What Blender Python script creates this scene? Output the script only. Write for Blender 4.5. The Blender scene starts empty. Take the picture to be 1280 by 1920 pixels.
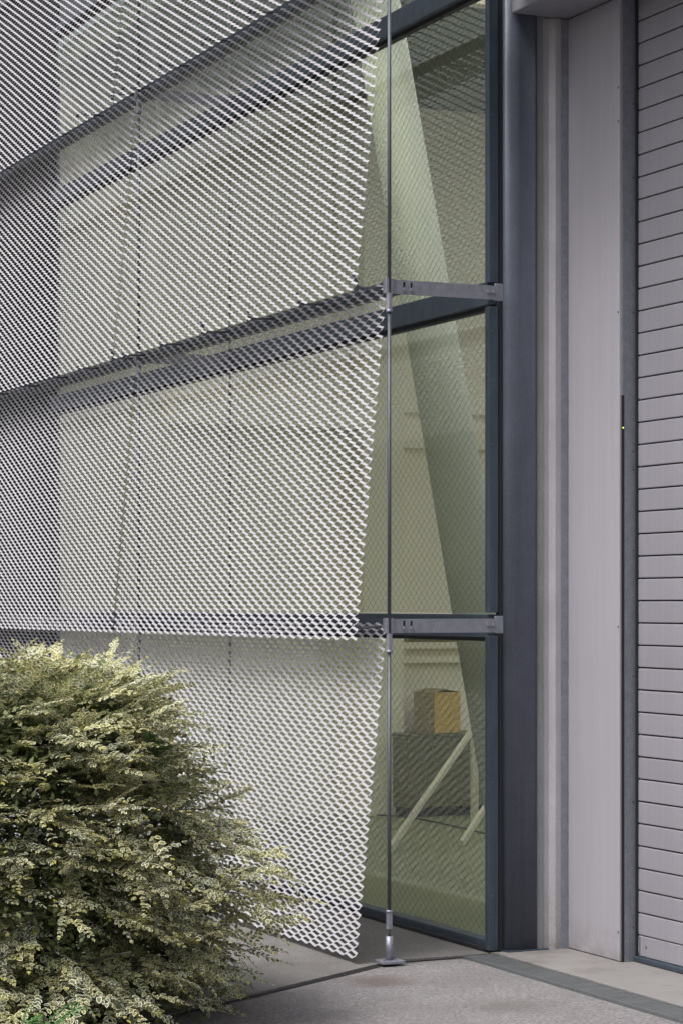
import bpy, bmesh, math, random
import numpy as np
from mathutils import Vector, Matrix, noise as mnoise
R_ = math.radians
random.seed(11)
scene = bpy.context.scene
COL = scene.collection

# ------------------------------------------------------------------ camera, sky, sun, exposure
# X runs along the facade (towards the viewer's right), Y goes into the building, Z is up
cam_d = bpy.data.cameras.new("camera")
cam = bpy.data.objects.new("camera", cam_d); COL.objects.link(cam)
cam.location = (0, 0, 1.6)
cam.rotation_euler = (R_(90), 0, R_(65.7))
cam_d.sensor_width = 36; cam_d.sensor_fit = 'AUTO'
cam_d.lens = 83.4
cam_d.shift_y = 0.0901
cam_d.clip_start = 0.05; cam_d.clip_end = 2000
scene.camera = cam

SUN_EL, SUN_AZ = 60, 165        # azimuth measured clockwise from +Y
world = bpy.data.worlds.new("World"); scene.world = world; world.use_nodes = True
wn = world.node_tree.nodes; wl = world.node_tree.links
wn.clear()
sky = wn.new("ShaderNodeTexSky"); sky.sky_type = 'NISHITA'; sky.sun_disc = False
sky.sun_elevation = R_(SUN_EL); sky.sun_rotation = R_(SUN_AZ)
sky.air_density = 1.0; sky.dust_density = 6.0; sky.ozone_density = 1.5
hs = wn.new("ShaderNodeHueSaturation"); hs.inputs['Saturation'].default_value = 0.30
bg = wn.new("ShaderNodeBackground"); bg.inputs['Strength'].default_value = 0.14
wo = wn.new("ShaderNodeOutputWorld")
wl.new(sky.outputs[0], hs.inputs['Color']); wl.new(hs.outputs[0], bg.inputs[0]); wl.new(bg.outputs[0], wo.inputs[0])

sun_d = bpy.data.lights.new("sun", 'SUN'); sun_d.energy = 0.9; sun_d.angle = R_(25); sun_d.color = (1, .97, .95)
sun = bpy.data.objects.new("sun", sun_d); COL.objects.link(sun)
_d = Vector((math.sin(R_(SUN_AZ))*math.cos(R_(SUN_EL)), math.cos(R_(SUN_AZ))*math.cos(R_(SUN_EL)), math.sin(R_(SUN_EL))))
sun.rotation_euler = (-_d).to_track_quat('-Z', 'Y').to_euler()

scene.view_settings.view_transform = 'Standard'; scene.view_settings.look = 'None'
scene.view_settings.gamma = 1.0; scene.view_settings.exposure = 0.92
scene.view_settings.use_curve_mapping = False
scene.render.engine = 'CYCLES'
scene.cycles.transparent_max_bounces = 48
scene.cycles.max_bounces = 10; scene.cycles.diffuse_bounces = 5
scene.cycles.caustics_reflective = False
scene.cycles.use_denoising = True

# ------------------------------------------------------------------ materials
def new_mat(name):
    m = bpy.data.materials.new(name); m.use_nodes = True
    nt = m.node_tree; b = nt.nodes['Principled BSDF']
    return m, nt, b

def mat(name, col, rough=.6, metal=0., var=.12, scale=6., fine=0., fine_scale=120., bump=0., bump_scale=80., streak=0., spec=.5, stain=None, stain_scale=1.5, stain_amt=.5, grime=None, grime_h=.25, spot=None, objvar=0.):
    """principled with broad tone variation, fine grain, vertical streaks, stains and fine relief, in object space"""
    m, nt, b = new_mat(name)
    N, L = nt.nodes, nt.links
    tc = N.new('ShaderNodeTexCoord')
    b.inputs['Roughness'].default_value = rough; b.inputs['Metallic'].default_value = metal
    b.inputs['Specular IOR Level'].default_value = spec
    def noise(sc, det=5, vec=None, r=.6):
        n = N.new('ShaderNodeTexNoise'); n.inputs['Scale'].default_value = sc; n.inputs['Detail'].default_value = det
        n.inputs['Roughness'].default_value = r
        L.new(vec or tc.outputs['Object'], n.inputs['Vector']); return n.outputs['Fac']
    def scaled(fac, a):       # 1 + a*(fac-.5)*2
        mm = N.new('ShaderNodeMapRange'); mm.inputs['From Min'].default_value = .25; mm.inputs['From Max'].default_value = .75
        mm.inputs['To Min'].default_value = 1-a; mm.inputs['To Max'].default_value = 1+a
        L.new(fac, mm.inputs['Value']); return mm.outputs[0]
    def mul(a, c):
        k = N.new('ShaderNodeMath'); k.operation = 'MULTIPLY'; L.new(a, k.inputs[0]); L.new(c, k.inputs[1]); return k.outputs[0]
    f = scaled(noise(scale), var)
    if fine: f = mul(f, scaled(noise(fine_scale, 3), fine))
    if streak:
        mp = N.new('ShaderNodeMapping'); mp.inputs['Scale'].default_value = (1, 1, .04)
        L.new(tc.outputs['Object'], mp.inputs['Vector'])
        f = mul(f, scaled(noise(28, 4, mp.outputs[0]), streak))
    mix = N.new('ShaderNodeMix'); mix.data_type = 'RGBA'; mix.blend_type = 'MULTIPLY'; mix.inputs[0].default_value = 1
    mix.inputs[6].default_value = (*col, 1); L.new(f, mix.inputs[7])
    out = mix.outputs[2]
    if stain:
        ramp = N.new('ShaderNodeMapRange'); ramp.inputs['From Min'].default_value = .5; ramp.inputs['From Max'].default_value = .72
        ramp.inputs['To Max'].default_value = stain_amt
        L.new(noise(stain_scale, 6, None, .65), ramp.inputs['Value'])
        m2 = N.new('ShaderNodeMix'); m2.data_type = 'RGBA'; L.new(ramp.outputs[0], m2.inputs[0])
        L.new(out, m2.inputs[6]); m2.inputs[7].default_value = (*stain, 1); out = m2.outputs[2]
    def over(out, fac, colr):
        m2 = N.new('ShaderNodeMix'); m2.data_type = 'RGBA'; L.new(fac, m2.inputs[0]); L.new(out, m2.inputs[6]); m2.inputs[7].default_value = (*colr, 1)
        return m2.outputs[2]
    if grime:                  # splash dirt near the foot, ragged upper edge
        sx = N.new('ShaderNodeSeparateXYZ'); L.new(tc.outputs['Object'], sx.inputs[0])
        h = N.new('ShaderNodeMapRange'); h.inputs['From Min'].default_value = 0; h.inputs['From Max'].default_value = grime_h
        h.inputs['To Min'].default_value = 1.0; h.inputs['To Max'].default_value = 0; L.new(sx.outputs[2], h.inputs['Value'])
        q = N.new('ShaderNodeMapRange'); q.inputs['From Min'].default_value = .35; q.inputs['From Max'].default_value = .7; q.inputs['To Max'].default_value = .8
        L.new(noise(16, 6, None, .7), q.inputs['Value'])
        out = over(out, mul(h.outputs[0], q.outputs[0]), grime)
    for (sx_, sy_, rad, colr, amt) in (spot or []):     # a spill with its own place and ragged outline
        dv = N.new('ShaderNodeVectorMath'); dv.operation = 'DISTANCE'; L.new(tc.outputs['Object'], dv.inputs[0]); dv.inputs[1].default_value = (sx_, sy_, 0)
        ad = N.new('ShaderNodeMath'); ad.operation = 'MULTIPLY_ADD'; L.new(noise(5, 6, None, .7), ad.inputs[0]); ad.inputs[1].default_value = rad*1.2; L.new(dv.outputs['Value'], ad.inputs[2])
        q = N.new('ShaderNodeMapRange'); q.interpolation_type = 'SMOOTHSTEP'; q.inputs['From Min'].default_value = rad*.7; q.inputs['From Max'].default_value = rad*1.5
        q.inputs['To Min'].default_value = amt; q.inputs['To Max'].default_value = 0; L.new(ad.outputs[0], q.inputs['Value'])
        out = over(out, q.outputs[0], colr)
    if objvar:
        oi = N.new('ShaderNodeObjectInfo'); q = N.new('ShaderNodeMapRange'); q.inputs['To Min'].default_value = 1-objvar; q.inputs['To Max'].default_value = 1+objvar
        L.new(oi.outputs['Random'], q.inputs['Value'])
        m3 = N.new('ShaderNodeMix'); m3.data_type = 'RGBA'; m3.blend_type = 'MULTIPLY'; m3.inputs[0].default_value = 1; L.new(out, m3.inputs[6]); L.new(q.outputs[0], m3.inputs[7]); out = m3.outputs[2]
    L.new(out, b.inputs['Base Color'])
    if metal > .3:
        rr = N.new('ShaderNodeMapRange'); rr.inputs['To Min'].default_value = rough-.1; rr.inputs['To Max'].default_value = rough+.12
        L.new(noise(14), rr.inputs['Value']); L.new(rr.outputs[0], b.inputs['Roughness'])
    if bump:
        bn = N.new('ShaderNodeBump'); bn.inputs['Strength'].default_value = bump; bn.inputs['Distance'].default_value = .004
        L.new(noise(bump_scale, 6), bn.inputs['Height']); L.new(bn.outputs[0], b.inputs['Normal'])
    return m

M = {}
M['mesh'] = mat('white_coated_mesh', (.325, .317, .332), .45, 0, .08, 1.2, streak=.08)
M['galv'] = mat('galvanised_steel', (.27, .28, .33), .5, .55, .16, 22, fine=.18, fine_scale=160)
M['galv_light'] = mat('bright_galvanised', (.235, .245, .28), .5, .5, .14, 26, fine=.18, fine_scale=150, streak=.10)
M['steel'] = mat('dark_steel', (.062, .082, .108), .45, .5, .18, 8, fine=.15, streak=.2)
M['column_steel'] = mat('column_steel', (.115, .13, .165), .38, .25, .10, 7, fine=.12, fine_scale=90, streak=.12, stain=(.11, .12, .15), stain_scale=3, stain_amt=.35, grime=(.14, .13, .125), grime_h=.22)
M['rodsteel'] = mat('rod_steel', (.09, .10, .118), .5, .3, .18, 30)
M['seal'] = mat('black_rubber', (.012, .013, .016), .6, 0, .2, 10)
M['concrete'] = mat('pale_concrete', (.335, .325, .337), .85, 0, .10, 5, fine=.10, grime=(.15, .135, .12), grime_h=.3, bump=.25, streak=.10, stain=(.26, .25, .24), stain_scale=2.2, stain_amt=.35)
M['concrete_grey'] = mat('grey_concrete', (.21, .215, .22), .85, 0, .14, 5, fine=.12, bump=.3, streak=.16)
M['panel'] = mat('white_panel', (.345, .33, .362), .45, .0, .03, 2.0, fine=.015, streak=.05, bump=.35, bump_scale=2.2, grime=(.19, .17, .155), grime_h=.16)
M['slat'] = mat('shutter_paint', (.265, .253, .283), .42, .0, .05, 2.2, fine=.02, streak=.09, bump=.3, bump_scale=2.6, objvar=.045)
M['lintel'] = mat('lintel_paint', (.27, .275, .31), .6, 0, .06, 4, fine=.03)
M['ground'] = mat('forecourt_concrete', (.175, .166, .168), .9, 0, .14, 1.3, spot=[(-9.15, 4.30, .26, (.085, .062, .052), .75), (-8.35, 4.55, .3, (.10, .09, .085), .5), (-7.9, 3.9, .5, (.12, .11, .105), .5)], fine=.62, fine_scale=85, bump=.75, bump_scale=150, stain=(.125, .112, .105), stain_scale=1.7, stain_amt=.75)
M['apron'] = mat('apron_concrete', (.15, .143, .137), .9, 0, .16, 2.0, fine=.5, fine_scale=120, bump=.75, bump_scale=140, stain=(.085, .075, .068), stain_scale=1.8, stain_amt=.7)
M['sill'] = mat('sill_concrete', (.20, .189, .184), .85, 0, .12, 3, fine=.08, bump=.2, stain=(.115, .097, .086), stain_scale=5.0, stain_amt=.8)
M['soil'] = mat('soil', (.035, .027, .02), .95, 0, .4, 8, fine=.5, bump=1.)
M['in_wall'] = mat('cream_plaster', (.89, .85, .74), .8, 0, .04, 2, fine=.03)
M['in_ceiling'] = mat('ceiling_board', (.17, .185, .155), .85, 0, .08, 1.5)
M['in_floor'] = mat('workshop_floor', (.22, .24, .155), .42, 0, .12, 1.3, fine=.06, stain=(.15, .165, .10), stain_scale=1.2, stain_amt=.5)
M['tube'] = mat('painted_tube', (.56, .58, .54), .55, 0, .05, 3)
M['dark_room'] = mat('unlit_room_dark', (.010, .011, .013), .8, 0, .2, 2, spec=.15)  # near-black colour in place of the shade in the unlit room
M['fascia'] = mat('dark_fascia', (.045, .05, .06), .6, 0, .2, 3)
M['carton_lit'] = mat('carton_orange_lit', (.60, .41, .11), .75, 0, .08, 10)  # lit side of the carton, its brightness put into the colour
M['carton'] = mat('carton_brown_shaded', (.28, .23, .13), .8, 0, .08, 10)  # same carton's shaded sides, the shade put into the colour
M['cabinet'] = mat('cabinet_green', (.13, .13, .065), .6, 0, .2, 4)
M['timber'] = mat('pale_timber', (.56, .53, .44), .7, 0, .1, 12)
M['joint'] = mat('dark_joint', (.015, .015, .016), .9, 0, .2, 10)
M['grate'] = mat('grate_steel', (.15, .16, .165), .5, .4, .2, 20)
M['bark'] = mat('bark', (.06, .05, .035), .9, 0, .3, 30)
M['fern'] = mat('fern_green', (.05, .12, .028), .5, 0, .2, 20)

# wired glass: thin tinted pane, clear with a Fresnel mirror coat
m, nt, b = new_mat('wired_glass'); N, L = nt.nodes, nt.links
N.remove(b)
tr = N.new('ShaderNodeBsdfTransparent'); tr.inputs[0].default_value = (.965, .982, .90, 1)
gl = N.new('ShaderNodeBsdfGlossy'); gl.inputs['Roughness'].default_value = .015; gl.inputs[0].default_value = (.9, .95, .92, 1)
lw = N.new('ShaderNodeLayerWeight'); lw.inputs['Blend'].default_value = .5
pw = N.new('ShaderNodeMath'); pw.operation = 'POWER'; L.new(lw.outputs['Facing'], pw.inputs[0]); pw.inputs[1].default_value = 5
fr = N.new('ShaderNodeMapRange'); L.new(pw.outputs[0], fr.inputs['Value']); fr.inputs['To Min'].default_value = .06; fr.inputs['To Max'].default_value = 1.0
bn = N.new('ShaderNodeBump'); bn.inputs['Strength'].default_value = .02; bn.inputs['Distance'].default_value = .01
nz = N.new('ShaderNodeTexNoise'); nz.inputs['Scale'].default_value = 5
tcg = N.new('ShaderNodeTexCoord'); L.new(tcg.outputs['Object'], nz.inputs['Vector']); L.new(nz.outputs['Fac'], bn.inputs['Height'])
L.new(bn.outputs[0], gl.inputs['Normal'])
mx = N.new('ShaderNodeMixShader'); L.new(fr.outputs[0], mx.inputs[0]); L.new(tr.outputs[0], mx.inputs[1]); L.new(gl.outputs[0], mx.inputs[2])
L.new(mx.outputs[0], N['Material Output'].inputs['Surface'])
M['glass'] = m

def leaf_mat(name, col, alt):
    m, nt, b = new_mat(name); N, L = nt.nodes, nt.links
    g = N.new('ShaderNodeNewGeometry'); n = N.new('ShaderNodeTexNoise'); n.inputs['Scale'].default_value = 9; n.inputs['Detail'].default_value = 4
    L.new(g.outputs['Position'], n.inputs['Vector'])
    mr = N.new('ShaderNodeMapRange'); mr.inputs['From Min'].default_value = .38; mr.inputs['From Max'].default_value = .66
    L.new(n.outputs['Fac'], mr.inputs['Value'])
    mix = N.new('ShaderNodeMix'); mix.data_type = 'RGBA'; L.new(mr.outputs[0], mix.inputs[0])
    mix.inputs[6].default_value = (*col, 1); mix.inputs[7].default_value = (*alt, 1)
    L.new(mix.outputs[2], b.inputs['Base Color']); b.inputs['Roughness'].default_value = .48
    t = N.new('ShaderNodeBsdfTranslucent'); L.new(mix.outputs[2], t.inputs[0])
    ms = N.new('ShaderNodeMixShader'); ms.inputs[0].default_value = .28
    L.new(b.outputs[0], ms.inputs[1]); L.new(t.outputs[0], ms.inputs[2]); L.new(ms.outputs[0], N['Material Output'].inputs['Surface'])
    return m
M['leaf'] = leaf_mat('leaf_green', (.13, .17, .075), (.22, .25, .10))
M['leaf_rim'] = leaf_mat('leaf_cream_margin', (.86, .83, .68), (.86, .77, .40))
M['leaf_tip'] = leaf_mat('leaf_yellow_young', (.42, .37, .07), (.36, .36, .10))
M['leaf_plain'] = leaf_mat('leaf_plain_green', (.035, .075, .022), (.05, .09, .028))
M['led'], nt, b = new_mat('indicator_light')
b.inputs['Emission Color'].default_value = (.7, 1, .1, 1); b.inputs['Emission Strength'].default_value = 1.2; b.inputs['Base Color'].default_value = (.5, .6, .1, 1)

# ------------------------------------------------------------------ helpers
def link(o, parent=None):
    COL.objects.link(o)
    if parent: o.parent = parent
    return o
def obj(name, data, parent=None, m=None):
    if m is not None and hasattr(data, 'materials') and not data.materials: data.materials.append(m)
    return link(bpy.data.objects.new(name, data), parent)
def tag(o, label, cat, group=None, kind=None):
    o['label'] = label; o['category'] = cat
    if group: o['group'] = group
    if kind: o['kind'] = kind
    return o
def thing(name, label, cat, loc=(0, 0, 0), group=None):
    o = bpy.data.objects.new(name, None); o.empty_display_size = .1; o.location = loc; COL.objects.link(o)
    return tag(o, label, cat, group)
def structure(o, label=None, cat=None):
    o['kind'] = 'structure'
    if label: o['label'] = label
    if cat: o['category'] = cat
    return o
def bm_mesh(name, bm, smooth=False):
    me = bpy.data.meshes.new(name); bm.normal_update(); bm.to_mesh(me); bm.free()
    if smooth:
        for p in me.polygons: p.use_smooth = True
    return me
def add_box(bm, a, b, bevel=0.):
    """axis box between corners a and b"""
    c = [(a[i]+b[i])/2 for i in range(3)]; s = [abs(b[i]-a[i]) for i in range(3)]
    r = bmesh.ops.create_cube(bm, size=1, matrix=Matrix.Translation(c) @ Matrix.Diagonal((*s, 1)))
    if bevel:
        es = list({e for v in r['verts'] for e in v.link_edges})
        bmesh.ops.bevel(bm, geom=es, offset=bevel, segments=2, affect='EDGES', profile=.5)
def box(name, a, b, m, parent=None, bevel=0.):
    """a, b in the parent's local frame; the object sits at the box's base"""
    bm = bmesh.new(); o = Vector(((a[0]+b[0])/2, (a[1]+b[1])/2, min(a[2], b[2])))
    add_box(bm, Vector(a)-o, Vector(b)-o, bevel)
    ob = obj(name, bm_mesh(name, bm), parent, m); ob.location = o
    return ob
def add_tube(bm, p, q, r, seg=12, r2=None, hexa=False):
    p, q = Vector(p), Vector(q); d = q-p
    mt = Matrix.Translation((p+q)/2) @ d.to_track_quat('Z', 'Y').to_matrix().to_4x4()
    bmesh.ops.create_cone(bm, cap_ends=True, segments=6 if hexa else seg, radius1=r, radius2=r if r2 is None else r2, depth=d.length, matrix=mt)
def tube(name, p, q, r, m, parent=None, seg=12, r2=None, hexa=False):
    bm = bmesh.new(); p, q = Vector(p), Vector(q)
    add_tube(bm, (0, 0, 0), q-p, r, seg, r2, hexa)
    me = bm_mesh(name, bm)
    if not hexa:
        for f in me.polygons: f.use_smooth = len(f.vertices) == 4
    ob = obj(name, me, parent, m); ob.location = p
    return ob
def prism(name, pts, z0, z1, m, parent=None, smooth=False):
    """vertical extrusion of a plan outline"""
    bm = bmesh.new(); n = len(pts); ox, oy = pts[0]
    lo = [bm.verts.new((x-ox, y-oy, 0)) for x, y in pts]; hi = [bm.verts.new((x-ox, y-oy, z1-z0)) for x, y in pts]
    for i in range(n):
        f = bm.faces.new((lo[i], lo[(i+1) % n], hi[(i+1) % n], hi[i])); f.smooth = smooth
    bm.faces.new(hi); bm.faces.new(lo[::-1])
    bmesh.ops.recalc_face_normals(bm, faces=bm.faces)
    ob = obj(name, bm_mesh(name, bm), parent, m); ob.location = (ox, oy, z0)
    return ob
def sheet(name, pts, z, m, parent=None):
    bm = bmesh.new(); f = bm.faces.new([bm.verts.new((x, y, z)) for x, y in pts])
    if f.normal.z < 0: f.normal_flip()
    f.normal_update()
    if f.normal.z < 0: f.normal_flip()
    return obj(name, bm_mesh(name, bm), parent, m)

VG = 5.15           # glass plane
VR = 4.535          # plane of the tie rods
U0 = -9.62          # right end of the glazing
MOD = 3.33          # bay module
UR = -9.53          # first rod

# ------------------------------------------------------------------ ground
bm = bmesh.new()
gx, gy = [-400, -9.6, -6.5, 400], [-400, 4.925, 5.094, 400]
gv = {(i, j): bm.verts.new((gx[i], gy[j], -.006)) for i in range(4) for j in range(4)}
for i in range(3):
    for j in range(3):
        if (i, j) != (1, 1): bm.faces.new((gv[i, j], gv[i+1, j], gv[i+1, j+1], gv[i, j+1]))
structure(obj('ground', bm_mesh('ground', bm), None, M['ground']), 'pale grey rough concrete forecourt', 'ground')
edge = [(-9.60, 5.07), (-9.585, 4.57), (-9.36, 4.23), (-8.82, 3.39), (-8.35, 2.66), (-7.6, 1.5)]
apron_pts = [(-30, 5.07)] + edge + [(-30, 1.5)]
structure(prism('apron', apron_pts, -.05, .006, M['apron']), 'darker concrete apron strip under the mesh screen', 'apron')
def ribbon(pts, w, z, name, m):
    bm = bmesh.new(); L_, Rr = [], []
    for i, p in enumerate(pts):
        a = Vector(pts[max(i-1, 0)]); c = Vector(pts[min(i+1, len(pts)-1)]); d = (c-a).normalized(); n = Vector((-d.y, d.x))
        L_.append(bm.verts.new((*(Vector(p)+n*0), z))); Rr.append(bm.verts.new((*(Vector(p)+n*w), z)))
    for i in range(len(pts)-1): bm.faces.new((L_[i], L_[i+1], Rr[i+1], Rr[i]))
    bmesh.ops.recalc_face_normals(bm, faces=bm.faces)
    if bm.faces[:][0].normal.z < 0: bmesh.ops.reverse_faces(bm, faces=bm.faces)
    return obj(name, bm_mesh(name, bm), None, m)
structure(ribbon(edge, .02, -.002, 'expansion_joint', M['joint']), 'black joint line between apron and forecourt', 'joint')
structure(prism('door_sill', [(-9.60, 5.095), (-4.5, 5.095), (-4.5, 5.75), (-9.60, 5.75)], -.05, .008, M['sill']), 'stained pale concrete sill in front of the shutter', 'sill')

# drain: steel channel grating in 1 m sections, long bars
for k in range(3):
    u0 = -9.585 + k*1.004
    g = thing('drain_grate', ['steel slot drain section beside the column foot', 'steel slot drain section at the lower right edge of the picture', 'steel slot drain section farther right along the shutter'][k], 'drain', (u0, 4.93, 0), 'slot drain sections')
    box('channel', (0, 0, -.09), (1.0, .158, -.045), M['joint'], g)
    for v in (0, .152): box('frame_bar', (0, v, -.046), (1.0, v+.006, .006), M['grate'], g)
    bars = None
    for i in range(7):
        v = .0155 + i*.0198
        if bars is None: bars = box('bar', (0, v, -.030), (1.0, v+.0108, .004), M['grate'], g)
        else:
            b2 = bars.copy(); COL.objects.link(b2); b2.parent = g; b2.location.y = v + .0054
    for uu in (.02, .34, .66, .98): box('cross_bar', (uu-.003, .008, -.034), (uu+.003, .15, -.012), M['grate'], g)
# cut-out for the drain: a dark recess under the grate is given by the ground slab edge
structure(sheet('drain_bed', [(-9.6, 4.925), (-6.5, 4.925), (-6.5, 5.094), (-9.6, 5.094)], -.10, M['joint']), 'dark bed under the slot drain', 'drain bed')

# ------------------------------------------------------------------ building shell
bld = thing('workshop_building', 'workshop building with a pale lofty room behind the glazing and flat roof', 'building', (-13, 8, 0))
def bbox(n, a, b, m): return box(n, Vector(a)-bld.location, Vector(b)-bld.location, m, bld)
XW = -16.4
bbox('floor_slab', (XW, VG-.05, -.3), (U0+.05, 9.2, .004), M['in_floor'])
bbox('cross_wall', (XW-.25, VG+.036, -.3), (XW, 9.35, 6.2), M['in_wall'])
bbox('ceiling', (XW, VG+.02, 5.42), (-13.6, 9.2, 5.7), M['in_ceiling'])
bbox('roof_kerb', (-13.6, VG+.21, 5.45), (-13.5, 9.2, 6.6), M['in_wall'])
for k_ in range(12): bbox('added_rooflight_bar', (-13.4+k_*.9, VG+.2, 5.6), (-13.35+k_*.9, 9.2, 5.7), M['in_wall'])  # open roof out of view, added to bring daylight into the room
bbox('hall_floor', (U0+.06, 5.76, -.3), (-3.0, 9.2, .003), M['in_floor'])
bbox('end_wall', (-3.0, 5.62, -.3), (-2.8, 9.35, 6.2), M['in_wall'])
bbox('roof_slab', (-30, VG-.02, 6.2), (-13.61, 9.4, 6.5), M['fascia'])
bbox('roof_edge', (U0+.03, 5.3, 6.21), (-2.8, 5.95, 6.5), M['fascia'])
bbox('fascia', (XW, VG+.03, 5.71), (U0+.02, VG+.2, 6.2), M['fascia'])
bbox('dark_room_sheet', (-30, VG+.02, -.2), (XW-.002, VG+.033, 6.19), M['dark_room'])  # opaque sheet standing in for the unlit room beyond the cross wall
bbox('pilaster', (XW, 7.50, 0.005), (XW+.2, 7.83, 5.41), M['in_wall'])
bbox('wall_rail', (XW, 7.84, 3.07), (XW+.06, 9.1, 3.10), M['in_wall'])
bbox('wall_rail', (XW, 7.84, 2.80), (XW+.05, 9.1, 2.86), M['in_wall'])
bbox('wall_rail', (XW, 6.0, 2.92), (XW+.22, 7.49, 3.10), M['in_wall'])
for z, d in ((1.335, .09), (1.26, .07), (1.15, .05)):
    bbox('cable_duct', (XW, 7.84, z), (XW+d, 9.1, z+.05), M['in_wall'])
# unseen rear wall, tall window openings enlarged to light the room
bbox('rear_wall', (XW, 9.2, -.3), (-2.8, 9.35, .15), M['in_wall'])
bbox('rear_wall', (XW, 9.2, 5.35), (-2.8, 9.35, 6.2), M['in_wall'])
for u in (XW, -14.2, -12.0, U0-.05, -7.4, -5.2): bbox('rear_pier', (u, 9.201, .15), (u+.10, 9.35, 5.35), M['in_wall'])
bbox('hall_wall', (-9.66, 5.622, -.2), (-9.13, 5.75, 6.2), M['concrete'])
bbox('hall_wall', (-5.0, 5.62, -.2), (-3.0, 5.9, 6.2), M['concrete'])
bbox('hall_wall', (-9.129, 5.62, 4.32), (-3.0, 5.9, 6.2), M['concrete'])

# ------------------------------------------------------------------ leaning round column inside
tb = thing('leaning_column', 'thick round grey column leaning inside behind the wired glass', 'column', (-10.47, 5.77, .004))
p0, p1 = Vector((0, 0, 0)), Vector((-1.97, 0, 5.41))
tube('shaft', p0, p1, .139, M['tube'], tb, 40)
tube('foot_plate', (0, 0, 0), (0, 0, .02), .2, M['steel'], tb, 24)
tube('head_plate', p1-Vector((0, 0, .02)), p1, .2, M['steel'], tb, 24)

# ------------------------------------------------------------------ things inside the room
cb = thing('low_cabinet', 'dark green low cabinet against the far wall, carton on top', 'cabinet', (-16.12, 8.08, .005))
box('body', (-.17, -.34, .07), (.17, .36, .60), M['cabinet'], cb, .006)
box('plinth', (-.15, -.32, 0), (.14, .34, .07), M['seal'], cb)
box('top_board', (-.18, -.345, .60), (.18, .365, .622), M['cabinet'], cb, .003)
ct = thing('cardboard_carton', 'orange cardboard carton standing on the dark cabinet', 'box', (-16.10, 8.06, .628)); ct.rotation_euler.z = R_(14)
box('body', (-.12, -.13, 0), (.12, .13, .31), M['carton'], ct, .003)
box('lit_front_sheet', (.121, -.128, .003), (.124, .128, .307), M['carton_lit'], ct)
fl = box('flap', (-.12, -.125, 0), (.12, 0, .004), M['carton'], ct); fl.location = (0, -.062, .318); fl.rotation_euler = (R_(12), 0, 0)
fl = box('flap', (-.12, 0, 0), (.12, .125, .004), M['carton_lit'], ct); fl.location = (0, .064, .316); fl.rotation_euler = (R_(-8), 0, 0)
fr_ = thing('timber_prop', 'pale timber prop frame with sloping braces on the workshop floor', 'prop', (-15.1, 7.86, .005))
def bar(name, p, q, w, h, m, parent):
    p, q = Vector(p), Vector(q); d = q-p; bm = bmesh.new(); add_box(bm, (-w/2, -h/2, 0), (w/2, h/2, d.length), .002)
    o = obj(name, bm_mesh(name, bm), parent, m); o.location = p; o.rotation_mode = 'QUATERNION'; o.rotation_quaternion = d.to_track_quat('Z', 'Y')
    return o
bar('post', (0, 0, 0), (0, 0, .76), .035, .05, M['timber'], fr_)
bar('brace', (1.37, -1.33, .02), (-.02, .03, .74), .03, .04, M['timber'], fr_)
bar('brace', (1.20, -.72, .02), (-.1, .36, .42), .03, .04, M['timber'], fr_)
bar('post', (-.1, .37, 0), (-.1, .37, .78), .035, .05, M['timber'], fr_)
bar('rail', (-.0, -.03, .70), (-.1, .42, .70), .03, .045, M['timber'], fr_)
# cable on the workshop floor
cpt = [Vector((x, y, .011)) for x, y in [(-16.35, 7.5), (-16.1, 7.68), (-15.8, 7.75), (-15.4, 7.74), (-14.9, 7.70), (-14.35, 7.66), (-13.9, 7.74), (-13.6, 7.9)]]
bm = bmesh.new()
for p_, q_ in zip(cpt, cpt[1:]): add_tube(bm, p_, q_, .006, 6)
tag(obj('floor_cable', bm_mesh('floor_cable', bm), None, M['seal']), 'thin black cable lying across the workshop floor', 'cable')

# ------------------------------------------------------------------ glazing bays: panes, wires, transoms, mullions
LEVELS = [(0.06, 1.44), (1.56, 2.97), (3.09, 4.44), (4.56, 5.66)]
def wire_mesh(w, h):
    """diamond wire embedded in a pane w x h, origin at its lower right corner, running to -X"""
    du, dz, t = .0590, .0470, .00042
    V, F = [], []
    def add(p, q):
        d = (Vector(q)-Vector(p)).normalized(); n = Vector((-d.y, d.x))*t; i = len(V)
        for c in (p, q):
            for s, y in ((1, 0), (-.5, t*1.6), (-.5, -t*1.6)):
                V.append((c[0]+n.x*s, y, c[1]+n.y*s))
        F.extend([(i, i+1, i+4, i+3), (i+1, i+2, i+5, i+4), (i+2, i, i+3, i+5)])
    sl = dz/du; run = h/sl
    n = int((w+run)/du)+1
    for k in range(n+1):
        for sgn in (1, -1):
            # line x = x0 + sgn * z/sl
            x0 = (-w - run + k*du) if sgn > 0 else (-w + k*du)
            z_lo, z_hi = 0., h
            if sgn > 0: z_lo = max(z_lo, (-w-x0)*sl); z_hi = min(z_hi, (0-x0)*sl)
            else: z_lo = max(z_lo, (x0-0)*sl); z_hi = min(z_hi, (x0+w)*sl)
            if z_hi-z_lo > .01: add((x0+sgn*z_lo/sl, z_lo), (x0+sgn*z_hi/sl, z_hi))
    me = bpy.data.meshes.new('wire'); me.from_pydata(V, [], F); return me
wires = {}
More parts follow.
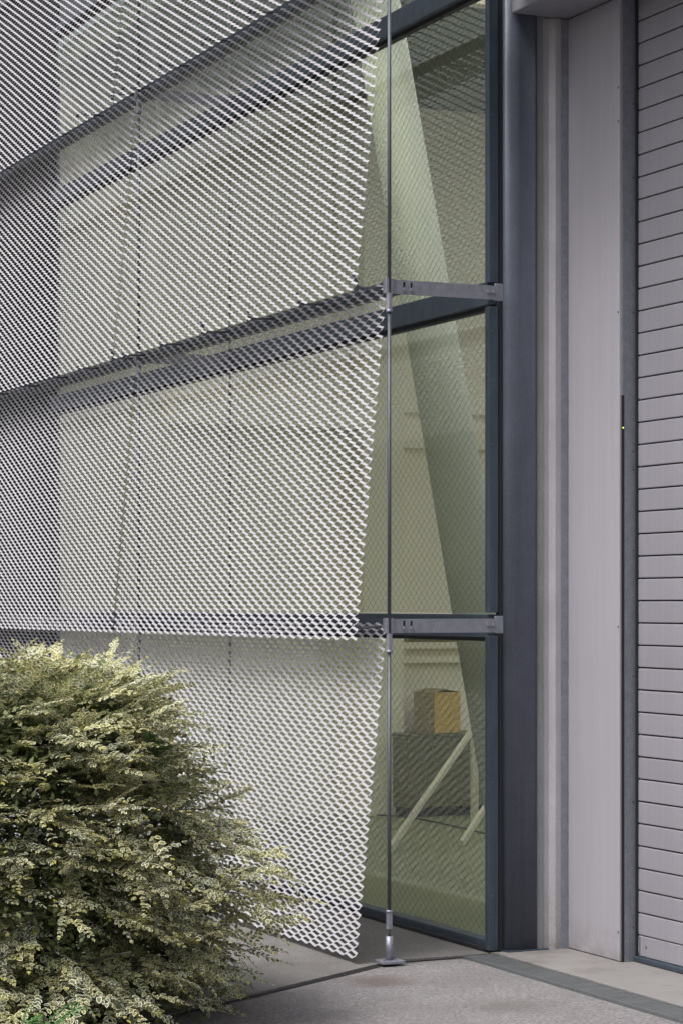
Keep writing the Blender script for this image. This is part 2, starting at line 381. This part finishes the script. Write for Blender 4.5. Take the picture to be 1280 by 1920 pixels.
for bay in range(2):
    ur = U0 - .04 - bay*3.345; ul = ur - 3.333
    t = thing('glazed_bay', ['wired glass bay beside the steel column, seen past the mesh edge', 'wired glass bay farther back, wholly behind the mesh screen'][bay], 'glazing', (ur, VG, 0), 'glazed bays')
    w = ur-ul
    for z0, z1 in LEVELS:
        pn = box('pane', (-w, -.004, z0), (0, .004, z1), M['glass'], t)
        h = round(z1-z0, 3)
        if h not in wires:
            wires[h] = wire_mesh(w, h); wires[h].materials.append(M['steel'])
        wo_ = obj('wire_grid', wires[h], pn); wo_.location = (w/2, 0, 0); wo_['kind'] = 'stuff'
    for z0, z1 in ((1.447, 1.553), (2.977, 3.083), (4.447, 4.553), (5.667, 5.705)):
        box('transom', (-w, -.055, z0), (0, .05, z1), M['steel'], t, .004)
        box('glazing_bead', (-w, -.018, z0-.018), (0, .018, z0-.001), M['seal'], t)
    box('bottom_rail', (-w, -.045, .0), (0, .04, .052), M['steel'], t, .004)
    box('drip_sill', (-w, -.075, .006), (0, -.046, .022), M['seal'], t)
    box('joint_strip', (-w-.0115, -.006, 0.053), (-w-.0005, .006, 5.66), M['concrete_grey'] if bay == 0 else M['steel'], t)
    if bay == 0:
        box('mullion', (.001, -.012, 0), (.034, .09, 5.70), M['seal'], t)
        for z0, z1 in ((.012, 1.455), (1.562, 2.965), (3.075, 4.43), (4.6, 5.7)):
            cp = box('mullion_cap', (-.004, -.066, z0), (.036, -.016, z1), M['steel'], t, .003)
            zz = z0+.25
            while zz < z1-.1:
                s = tube('screw', (.0165, .0, 0), (.0225, .0, 0), .0045, M['rodsteel'], cp, 8); s.location = (.019, -.006, zz-z0)
                zz += .52

# ------------------------------------------------------------------ steel column, concrete post, wall panel
cpts = [(U0-.03, 5.155), (U0+.005, 5.157), (U0+.016, 5.165), (U0+.024, 5.185), (U0+.029, 5.205), (U0+.031, 5.22)]
for i in range(1, 9):
    s_ = i/8; cpts.append((U0+.031 - .004*math.sin(math.pi*s_), 5.22+.095*s_))
outline = cpts + [(U0+.02, 5.3155), (U0-.03, 5.316)]
c = thing('steel_column', 'blue grey galvanised steel column at the end of the glazing', 'column', (U0, 5.2, 0))
o = prism('casing', [(x-U0, y-5.2) for x, y in outline], .014, 6.19, M['column_steel'], c)
for p in o.data.polygons: p.use_smooth = abs(p.normal.z) < .5 and p.normal.x > -.1
box('foot_plate', (-.05, -.05, .006), (.05, .17, .013), M['steel'], c)
c = thing('concrete_post', 'narrow pale chamfered concrete post between steel column and white panel', 'post', (U0, 5.4, 0))
prism('shaft', [(x-U0, y-5.4) for x, y in [(-9.60, 5.352), (-9.60, 5.383), (-9.575, 5.405), (-9.575, 5.430), (-9.60, 5.62), (-9.66, 5.62), (-9.66, 5.352)]], .0, 4.305, M['concrete'], c)
box('rear_strip', (-.04, -.082, .0), (.024, -.0495, 6.19), M['concrete_grey'], c)
box('head_infill', (-.04, -.0485, 4.308), (.028, .21, 6.19), M['concrete_grey'], c)
box('joint_strip', (.030, .034, 0), (.0475, .21, 4.30), M['galv'], c)
wp = thing('wall_panel', 'tall smooth white metal panel between concrete post and shutter', 'panel', (-9.33, 5.47, 0))
box('sheet', (-.2405, 0, .012), (.205, .05, 4.303), M['panel'], wp, .002)
box('edge_trim', (.2055, -.004, .010), (.222, .06, 4.303), M['panel'], wp, .003)
for z in (.14, 1.5, 2.9, 3.75, 3.9): tube('rivet', (.214, -.006, z), (.214, .001, z), .005, M['steel'], wp, 8)

# ------------------------------------------------------------------ roller shutter
sh = thing('roller_shutter', 'grey lilac roller shutter of wide horizontal slats at the right edge', 'shutter', (-9.088, 5.55, 0))
W = 4.0
box('guide_rail', (-.020, -.072, .01), (-.012, -.002, 4.30), M['galv_light'], sh)
box('guide_rail', (-.011, -.0035, .01), (-.006, .004, 4.30), M['galv'], sh)
box('seal_strip', (-.0055, -.010, .01), (.005, .008, 4.30), M['seal'], sh)
for z in (.16, .72, 1.28, 1.84, 2.2, 2.28, 2.9, 3.5, 3.83): tube('screw', (-.0125, -.018, z), (-.010, -.018, z), .004, M['steel'], sh, 8)
box('curtain_backing', (-.004, .022, .03), (W, .03, 4.30), M['seal'], sh)
def slat_mesh():
    bm = bmesh.new()
    prof = [(.012, .0025), (.0012, .003), (.0, .0065), (-.0005, .05), (.0, .0915), (.0012, .0955), (.012, .0962)]
    a = [bm.verts.new((0, y, z)) for y, z in prof]; c_ = [bm.verts.new((W, y, z)) for y, z in prof]
    for i in range(len(prof)-1): bm.faces.new((a[i], c_[i], c_[i+1], a[i+1]))
    bm.faces.new(a[::-1]); bm.faces.new(c_); bm.faces.new((a[0], a[-1], c_[-1], c_[0]))
    bmesh.ops.recalc_face_normals(bm, faces=bm.faces)
    return bm_mesh('slat', bm)
sm = slat_mesh(); sm.materials.append(M['slat'])
for i in range(42):
    s = obj('slat', sm, sh); s.location = (.004, random.uniform(-.0006, .0006), .128+i*.0992)
box('bottom_slat', (.004, .0, .036), (W, .014, .126), M['slat'], sh, .003)
br = box('bottom_seal', (-.01, -.02, .009), (W, .018, .034), M['steel'], sh, .006)
box('lock_bolt', (.012, -.006, .05), (.02, -.001, .12), M['galv'], sh)
tube('screw', (.07, -.004, .085), (.07, .002, .085), .007, M['galv_light'], sh, 8)
lc = thing('sensor_strip', 'slim black sensor strip with tiny green light beside the shutter', 'sensor', (-9.1035, 5.50, .01))
box('strip', (-.0, -.026, 0), (.0045, -.014, 2.52), M['seal'], lc)
tube('indicator', (.004, -.020, 2.375), (.0062, -.020, 2.375), .0032, M['led'], lc, 8)

li = thing('door_lintel', 'pale grey box lintel over the shutter at the top edge', 'lintel', (-9.59, 5.17, 4.31))
box('beam', (0, 0.015, 0), (5.5, .44, .9), M['lintel'], li, .004)
cn = thing('added_shade_canopy', 'flat unseen canopy added above the shutter to shade its top', 'canopy', (-9.45, 5.15, 4.45))  # out of view, added and sized for the shade on the shutter top
box('slab', (0, -.55, 0), (6.2, .012, .14), M['lintel'], cn, .005)

# ------------------------------------------------------------------ tie rods
def tie_rod(u, label):
    t = thing('tie_rod', label, 'rod', (u, VR, .006), 'tie rods')
    bp = box('base_plate', (-.05, -.055, 0), (.05, .055, .012), M['galv'], t, .001)
    tube('socket', (0, 0, .012), (0, 0, .118), .017, M['galv'], t, 16)
    tube('threaded_end', (0, 0, .118), (0, 0, .15), .007, M['rodsteel'], t)
    tube('hex_coupler', (0, 0, .15), (0, 0, .222), .0155, M['galv'], t, 6, None, True)
    zs = [(.222, 1.385), (1.463, 2.90), (2.975, 4.41), (4.49, 6.1)]
    for z0, z1 in zs: tube('rod', (0, 0, z0), (0, 0, z1), .0085, M['rodsteel'], t, 14)
    for z in (.222, 1.378, 2.893, 4.403): tube('lock_nut', (0, 0, z), (0, 0, z+.012), .0150, M['galv'], t, 16)
    for z in (1.39, 2.905, 4.415): tube('hex_coupler', (0, 0, z), (0, 0, z+.074), .0145, M['galv'], t, 6, None, True)
    for sx in (-1, 1):
        n = tube('anchor_nut', (.032*sx, -.04*sx, .012), (.032*sx, -.04*sx, .024), .008, M['galv'], t, 6, None, True)
    return t
tie_rod(UR, 'slender steel tie rod standing clear beside the mesh edge')
tie_rod(UR-MOD, 'steel tie rod behind the mesh seam farther left')

# brackets from the rods back to the mullions
def bracket(u, z, label, spot):
    t = thing('rod_bracket', label, 'bracket', (u, VR, z), 'rod brackets')
    y1 = 5.085-VR
    # slotted plate: two keyhole slots cut as real openings
    bm = bmesh.new(); H, T = .063, .008
    ys = [.012, .072, .083, .108, .119, y1]; zz = [0, .030, .054, H]
    vg = {}
    def v(i, j):
        if (i, j) not in vg: vg[i, j] = bm.verts.new((0, ys[i], zz[j]))
        return vg[i, j]
    for i in range(5):
        for j in range(3):
            if i in (1, 3) and j == 1: continue
            bm.faces.new((v(i, j), v(i+1, j), v(i+1, j+1), v(i, j+1)))
    r = bmesh.ops.extrude_face_region(bm, geom=bm.faces[:])
    bmesh.ops.translate(bm, verts=[e for e in r['geom'] if isinstance(e, bmesh.types.BMVert)], vec=(T, 0, 0))
    bmesh.ops.recalc_face_normals(bm, faces=bm.faces)
    pl = obj('plate', bm_mesh('plate', bm), t, M['galv_light']); pl.location.x = -.004
    box('back_plate', (-.012, .04, .004), (-.0045, .16, H-.004), M['seal'], t)
    box('clamp_block', (-.018, -.018, -.003), (.018, .02, H+.003), M['galv_light'], t, .003)
    box('end_plate', (-.012, y1-.012, -.004), (.0035, y1+.028, H+.012), M['galv_light'], t, .002)
    for y in (.0775, .1135, y1-.05, y1-.022):
        zb = .020 if y < .3 else .034
        b_ = tube('bolt', (.0042, y, zb), (.013, y, zb), .0085, M['galv_light'], t, 6, None, True)
        tube('washer', (0, 0, 0), (.003, 0, 0), .011, M['galv'], b_, 12).location = (.0002, 0, 0)
for k, (u, nm) in enumerate(((UR-.012, 'outermost'), (UR-MOD-.012, 'inner'))):
    bracket(u, 1.472, ['galvanised slotted bracket arm at eye level, right of the mesh edge', 'lower bracket arm hidden behind the mesh seam'][k], k)
    bracket(u, 2.984, ['galvanised slotted bracket arm higher up, right of the mesh edge', 'upper bracket arm hidden behind the mesh seam'][k], k)
    bracket(u, 4.498, ['galvanised bracket arm above the top edge of the picture', 'topmost bracket arm behind the mesh seam'][k], k)

# ------------------------------------------------------------------ expanded-metal screens
LWD, SWD = .100, .0422
def mesh_sheet(name, length, ncell):
    """expanded metal: wavy ribbons tilted like small louvres, joined edge to edge at the bonds.
    local: X along facade (0 at right edge, to -X), Y inwards, Z up; hangs from z=0 down"""
    Wd, T, phi, bond = .0117, .0014, R_(59), .005
    rows = int(round(length/(SWD/2)))
    w = np.array([0, -math.cos(phi), -math.sin(phi)])*Wd
    D = (np.array([0, 0, SWD/2]) + w)/2
    prof = [(-bond, 1), (bond, 1), (.35*LWD/2, .45), (.65*LWD/2, -.45), (LWD/2-bond, -1), (LWD/2+bond, -1), (LWD-.65*LWD/2, -.45), (LWD-.35*LWD/2, .45)]
    V, F = [], []
    wob = random.Random(int(length*1000))
    ph1, ph2 = wob.uniform(0, 6), wob.uniform(0, 6)
    for j in range(rows):
        st = []
        ph = 0 if j % 2 == 0 else LWD/2
        for i in range(-1, ncell+2):
            for x, a in prof: st.append((x+ph+i*LWD, a))
        st.sort()
        lim = ncell*LWD
        st = [(x, a) for x, a in st if -1e-6 <= x <= lim+1e-6]
        st = [(0., st[0][1])] + [q for q in st if .002 < q[0] < lim-.002] + [(lim, st[-1][1])]
        c0 = np.array([0, 0, -j*SWD/2])
        i0 = len(V); n_st = len(st)
        for x, a in st:
            c = c0 + D*a*(1+wob.uniform(-.05, .05)) + np.array([-x, .0025*math.sin(x*2.1+ph1)*math.sin(c0[2]*3+ph2), 0])
            # thickness direction: across the ribbon
            nn = np.array([0, -math.sin(phi), math.cos(phi)])*T/2
            V.extend([tuple(c+w/2+nn), tuple(c+w/2-nn), tuple(c-w/2-nn), tuple(c-w/2+nn)])
        for k in range(n_st-1):
            o_ = i0+4*k
            for e in range(4): F.append((o_+e, o_+4+e, o_+4+(e+1) % 4, o_+(e+1) % 4))
        F.append((i0, i0+1, i0+2, i0+3)); e_ = i0+4*(n_st-1); F.append((e_, e_+3, e_+2, e_+1))
    me = bpy.data.meshes.new(name); me.from_pydata(V, [], F); me.update()
    bm = bmesh.new(); bm.from_mesh(me); bmesh.ops.recalc_face_normals(bm, faces=bm.faces); bm.to_mesh(me); bm.free()
    me.materials.append(M['mesh'])
    return me
ROWS = [('third', 1.508, .020, 4.375), ('second', 3.025, 1.425, 4.375), ('first', 4.515, 2.975, 4.375), ('top', 6.05, 4.425, 4.375)]
LAB = {('third', 0): 'white expanded metal screen reaching the ground beside the shrub', ('second', 0): 'white expanded metal screen in the middle row, right hand one',
       ('first', 0): 'white expanded metal screen third from the ground, right hand one', ('top', 0): 'white expanded metal screen crossing the top edge, right of the seam',
       ('third', 1): 'white expanded metal screen standing behind the shrub, lowest left', ('second', 1): 'white expanded metal screen in the middle row, left of the seam',
       ('first', 1): 'white expanded metal screen third from the ground, left of the seam', ('top', 1): 'white expanded metal screen in the upper left corner',
       }
cache = {}
NC = 33
for row, zt, zb, vb in ROWS:
    L_len = math.hypot(zt-zb, VR-.012-vb); tilt = math.atan2(VR-.012-vb, zt-zb)
    for colm in range(3):
        lab = LAB.get((row, colm))
        if lab is None: lab = {'third': 'lowest', 'second': 'second', 'first': 'third', 'top': 'fourth'}[row] + ' white expanded metal screen beyond the left edge'
        t = thing('mesh_screen', lab, 'screen', (UR-.004-colm*MOD, VR-.012, zt), 'expanded metal screens')
        t.rotation_euler.x = -tilt
        key = round(L_len, 3)
        if key not in cache: cache[key] = mesh_sheet('expanded_metal', L_len, NC)
        obj('expanded_metal', cache[key], t)
        # hooks that catch the lower edge of the sheet
        for k in range(6):
            x = -.03-k*.63
            hk = tube('hook', (x, .012, -L_len+.055), (x-.03, .004, -L_len+.085), .0065, M['rodsteel'], t, 8)
# rails along the rod plane, with arms that hold the lower edge of the sheet above
for colm in range(3):
    for z, nm in ((1.472, 'eye level'), (2.984, 'upper'), (4.498, 'topmost')):
        t = thing('support_rail', f"{nm} dark steel rail behind the mesh, " + ['from rod to seam', 'left of the seam', 'beyond the left edge'][colm], 'rail', (UR-.03-colm*MOD, VR+.02, z), 'screen support rails')
        box('bar', (-MOD+.02, -.004, 0), (0, .004, .060), M['steel'], t)
        box('ledge', (-MOD+.02, .0045, .0), (0, .05, .005), M['steel'], t)
        for k in range(6):
            x = -.02-k*.63
            tube('arm', (x, -.005, .030), (x, -.168, .022), .0058, M['rodsteel'], t, 10)
            tube('nut', (x, -.150, .0229), (x, -.166, .0221), .015, M['rodsteel'], t, 6, None, True)

# ------------------------------------------------------------------ variegated shrub
leafV = []; 
def leaf_geo(L, Wd, fold, droop):
    """outline ring and inner ellipse; returns verts, faces(with material index 0 green,1 rim); leaf points to +X, normal +Z"""
    n = 6; out, inn = [], []
    for i in range(n):
        a = 2*math.pi*i/n; x = .5-.5*math.cos(a); y = .5*math.sin(a)*(1-.28*(x-.4))
        X = x*L; Y = y*Wd
        out.append((X, Y, fold*abs(Y) - droop*x*x*L)); 
        xi = .5-.5*math.cos(a)*.79+.01; yi = y*.72
        inn.append((xi*L, yi*Wd, fold*abs(yi*Wd) - droop*xi*xi*L))
    return out, inn
def spray_mesh(seed, length=.34, plain=False, sparse=False):
    rnd = random.Random(seed)
    V, F, MI = [], [], []
    # stem: gentle arc in XZ drooping with length
    dr = rnd.uniform(.12, .5); side = rnd.uniform(-.25, .25)
    def P(s):
        x = s*length; return Vector((x*(1-.12*dr*s), side*s*s*length, -dr*s*s*length*.5))
    def add_leaf(base, dirv, up, L, tipness):
        z = up; x = dirv.normalized(); y = z.cross(x).normalized(); z = x.cross(y)
        out, inn = leaf_geo(L, L*rnd.uniform(.52, .64), rnd.uniform(.1, .4), rnd.uniform(-.05, .3))
        i0 = len(V); n = len(out)
        for p in out+inn: V.append(tuple(base + x*p[0]+y*p[1]+z*p[2]))
        g, r_ = (3, 3) if plain else ((2, 2) if tipness > .95 and rnd.random() < .5 else (0, 1))
        for i in range(n):
            j = (i+1) % n; F.append((i0+i, i0+j, i0+n+j, i0+n+i)); MI.append(r_)
        F.append(tuple(i0+n+i for i in range(n))); MI.append(g)
    def twig(P, length, lvl):
        step = .0180 if not sparse else .03
        n = int(length/step)
        for k in range(1, n+1):
            s = k/n; p = P(s); q = P(min(s+.03, 1.03)); d = (q-P(max(s-.03, 0))).normalized()
            up = Vector((0, 0, 1)); lat = up.cross(d).normalized(); up = d.cross(lat)
            big = (.0295 if not sparse else .025)*(1-.50*max(0, s-.72)/.28)*rnd.uniform(.75, 1.12)
            for sg in (-1, 1):
                if rnd.random() < .06: continue
                spread = rnd.uniform(.7, 1.15) if s < .93 else .5
                dv = d*math.cos(spread)+lat*sg*math.sin(spread)+up*rnd.uniform(-.15, .35)
                u2 = (up + lat*rnd.uniform(-.5, .5)+d*rnd.uniform(-.55, .25)).normalized()
                add_leaf(p+lat*sg*.001, dv, u2, big, s)
        add_leaf(P(1), d, up, .018, 1)
        # stem prism
        i0 = len(V); ns = 7
        for k in range(ns):
            s = k/(ns-1); p = P(s); r = .0018*(1-.7*s)/ (1 if lvl == 0 else 1.5)
            for a in range(3): V.append((p.x, p.y+r*math.cos(a*2.094), p.z+r*math.sin(a*2.094)))
        for k in range(ns-1):
            for a in range(3): F.append((i0+3*k+a, i0+3*k+(a+1) % 3, i0+3*k+3+(a+1) % 3, i0+3*k+3+a)); MI.append(4)
    twig(P, length, 0)
    if not sparse:
        for k in range(rnd.choice((2, 3, 4))):       # side twigs
            s0 = rnd.uniform(.15, .75); b0 = P(s0); ang = rnd.choice((-1, 1))*rnd.uniform(.5, .9); l2 = length*rnd.uniform(.25, .5)
            def P2(s, b0=b0, ang=ang, l2=l2): return b0+Vector((math.cos(ang)*s*l2, math.sin(ang)*s*l2, -.2*s*s*l2+.03*s))
            twig(P2, l2, 1)
    me = bpy.data.meshes.new('leafy_twig'); me.from_pydata(V, [], F)
    for k in ('leaf', 'leaf_rim', 'leaf_tip', 'leaf_plain', 'bark'): me.materials.append(M[k])
    me.polygons.foreach_set('material_index', MI); me.update()
    return me
variants = [spray_mesh(100+i, .26+.02*(i % 8)) for i in range(18)]
plain_var = [spray_mesh(300+i, .22+.03*i, plain=True) for i in range(3)]
def filler_mesh(seed):
    rnd = random.Random(seed); V, F = [], []
    for k in range(110):
        c = Vector((rnd.gauss(0, .09), rnd.gauss(0, .09), rnd.gauss(0, .06))); d = Vector((rnd.gauss(0, 1), rnd.gauss(0, 1), rnd.gauss(0, .5))).normalized()
        e = d.cross(Vector((rnd.gauss(0, .4), rnd.gauss(0, .4), 1))).normalized(); l = rnd.uniform(.012, .02); i = len(V)
        V += [tuple(c-d*l), tuple(c+e*l*.55), tuple(c+d*l), tuple(c-e*l*.55)]; F.append((i, i+1, i+2, i+3))
    me = bpy.data.meshes.new('inner_leaves'); me.from_pydata(V, [], F); me.materials.append(M['leaf']); me.update(); return me
fillers = [filler_mesh(700+i) for i in range(6)]
lead_var = [spray_mesh(400+i, .26+.05*i, sparse=True) for i in range(4)]

BC = Vector((-9.0, 2.60, 0)); RX, HH = 0.97, 1.38
sb = thing('variegated_shrub', 'bushy cream and green variegated shrub in front of the mesh', 'shrub', BC)
rs = random.Random(5)
def hull(z): return RX*max(0., 1-(z/HH)**3.3)**(1/2.8)
places = []
camdir = (Vector((0, 0, 0))-BC).to_2d().normalized()
def place(th, z, inset, kind=None, Ldir=None):
    r = hull(z)*(1-inset)
    r *= 1 + .10*math.sin(z*9.5+1.2+1.5*math.sin(th*2)) + .30*mnoise.noise(Vector((math.cos(th)*1.8, math.sin(th)*1.8, z*2.2)))
    # droop: below the mid height the hull leans over the ground
    rad = Vector((math.cos(th), math.sin(th), 0)); tan = Vector((-math.sin(th), math.cos(th), 0))
    pos = rad*r + Vector((0, 0, z))
    h = z/HH
    el = -.55+1.05*h + rs.gauss(0, .22)
    if h > .9: el += .15
    el = min(el, .75)
    d = (rad*math.cos(el) + Vector((0, 0, math.sin(el))) + tan*rs.gauss(0, .38)).normalized()
    upv = (Vector((0, 0, 1)) + rad*(.75-.5*h) + tan*rs.gauss(0, .25)).normalized()
    y = upv.cross(d).normalized(); zz = d.cross(y)
    me = rs.choice(variants) if kind is None else rs.choice(kind)
    sc = rs.uniform(.8, 1.15)
    Ls = max(v_.co.x for v_ in me.vertices[:200])*0 + .28
    base = pos - d*Ls*sc*rs.uniform(.6, .95)
    if base.z < .05: base.z = .05 + rs.random()*.05
    mtx = Matrix.Translation(base) @ Matrix((d, y, zz)).transposed().to_4x4() @ Matrix.Scale(sc, 4)
    tip = base + d*.3*sc
    if tip.z < .07: return
    vis = rad.to_2d().dot(camdir)*1.0 + h*.35 - inset*2.2 + .3*rs.random()
    places.append((vis, me, mtx))
N_SPRAY = 1800
for i in range(N_SPRAY):
    z = HH*(rs.random()**.85)*.99 + .04
    z = min(z, HH*.985)
    a_ = rs.uniform(0, 2*math.pi)
    if math.cos(a_)*camdir.x+math.sin(a_)*camdir.y < -.35 and z < HH*.75 and rs.random() < .55: continue
    place(a_, z, abs(rs.gauss(0, .10)) + (.25 if rs.random() < .3 else 0))
for i in range(150):      # crown
    a = rs.uniform(0, 2*math.pi); z = HH*rs.uniform(.88, .985); place(a, z, rs.uniform(0, .7))
for i in range(26): place(rs.uniform(0, 6.28), HH*rs.uniform(.4, .97), rs.uniform(0, .12), plain_var)
for i in range(70): place(rs.uniform(0, 6.28), HH*rs.uniform(.55, .985), -.10, lead_var)
for i in range(620):       # dense leaves inside the crown
    z = HH*rs.uniform(.04, .93); a = rs.uniform(0, 6.28); r = hull(z)*math.sqrt(rs.uniform(.02, .66))
    places.append((-99, rs.choice(fillers), Matrix.Translation((r*math.cos(a), r*math.sin(a), max(z, .1))) @ Matrix.Rotation(rs.uniform(0, 6.28), 4, 'Z')))
places.sort(key=lambda p: -p[0])
for vis, me, mtx in places[:300]:
    o = obj('leafy_twig', me, sb); o.matrix_local = mtx
# the rest as one mass of foliage
VV, FF, MI = [], [], []
nv = 0; co_cache = {}
for vis, me, mtx in places[300:]:
    if me.name not in co_cache:
        co = np.empty(len(me.vertices)*3); me.vertices.foreach_get('co', co)
        co_cache[me.name] = (co.reshape(-1, 3), [tuple(p.vertices) for p in me.polygons], [p.material_index for p in me.polygons])
    co, fs, mi = co_cache[me.name]
    A = np.array(mtx); VV.append(co @ A[:3, :3].T + A[:3, 3])
    FF.extend([tuple(v_+nv for v_ in f) for f in fs]); MI.extend(mi); nv += len(co)
me = bpy.data.meshes.new('foliage'); me.from_pydata(np.concatenate(VV).tolist(), [], FF)
for k in ('leaf', 'leaf_rim', 'leaf_tip', 'leaf_plain', 'bark'): me.materials.append(M[k])
me.polygons.foreach_set('material_index', MI); me.update()
fo = obj('foliage', me, sb); fo['kind'] = 'stuff'
for i in range(16):       # main stems
    a = rs.uniform(0, 6.28); el = rs.uniform(.5, 1.35); Ls = rs.uniform(.6, 1.0)
    bm = bmesh.new(); p = Vector((rs.gauss(0, .06), rs.gauss(0, .06), 0)); d = Vector((math.cos(a)*math.cos(el), math.sin(a)*math.cos(el), math.sin(el)))
    q = p
    for k in range(5):
        n_ = q + d*Ls/5; add_tube(bm, q, n_, .016*(1-k*.16), 7, .016*(1-(k+1)*.16)); q = n_; d = (d + Vector((math.cos(a)*.12, math.sin(a)*.12, -.05))).normalized()
    obj('stem', bm_mesh('stem', bm, True), sb, M['bark'])
bed = []
for i in range(28):
    a = 2*math.pi*i/28; r = .74+.05*math.sin(3*a)+.03*math.sin(7*a+1); bed.append((BC.x-.15+r*math.cos(a), BC.y-.25+r*math.sin(a)))
structure(prism('planting_bed', bed, -.02, .018, M['soil']), 'dark soil bed under the shrub', 'bed')

# small fern-like plant at the lower left corner
fp = thing('fern', 'small dark green fern at the lower left corner below the shrub', 'fern', (-7.63, 2.25, .0))
def frond(L, az, el0, droop):
    bm = bmesh.new(); n = 15
    def P(s): return Vector((s*L*math.cos(el0)*(1), 0, s*L*math.sin(el0)-droop*s*s*L))
    for k in range(1, n):
        s = k/n; p = P(s); w = .055*math.sin(math.pi*min(1, s*.92+.12))+.006
        for sg in (-1, 1):
            q = p+Vector((.022, sg*w, -.010)); a = p+Vector((-.009, 0, 0)); c_ = p+Vector((.010, 0, 0))
            m1 = p+Vector((.004, sg*w*.55, .004)); m2 = p+Vector((.022, sg*w*.6, 0))
            bm.faces.new([bm.verts.new(x) for x in (a, m1, q, m2, c_)])
    for k in range(8): add_tube(bm, P(k/8), P((k+1)/8), .002, 5)
    o = obj('frond', bm_mesh('frond', bm), fp, M['fern']); o.rotation_euler.z = az
for az, L, el, dp in ((.9, .56, 1.1, .40), (1.7, .54, 1.12, .42), (.1, .55, 1.12, .40), (2.6, .5, 1.1, .42), (-.8, .5, 1.1, .42), (3.6, .5, 1.1, .45)):
    frond(L, az, el, dp)

# ------------------------------------------------------------------ unseen building behind the viewer, added to block low sky light
ob_ = thing('added_opposite_building', 'long dark brick building added behind the viewer to block low sky light', 'building', (-8, -13, 0))
M['brick'] = mat('dark_brick', (.10, .085, .075), .9, 0, .2, 3, fine=.2)
box('wall', (-45, -10, 0), (45, 0, 5.0), M['brick'], ob_)
box('parapet', (-45.1, -10.1, 5.0), (45.1, .1, 5.3), M['concrete_grey'], ob_)
w0 = None
for k in range(15):
    for z in (1.0, 3.0):
        if w0 is None: w0 = box('window', (-1.3, .002, 0), (1.3, .06, 1.5), M['fascia'], ob_)
        w = w0 if (k == 0 and z == 1.0) else w0.copy()
        if w is not w0: COL.objects.link(w); w.parent = ob_
        w.location = (-42+k*6, .031, z)
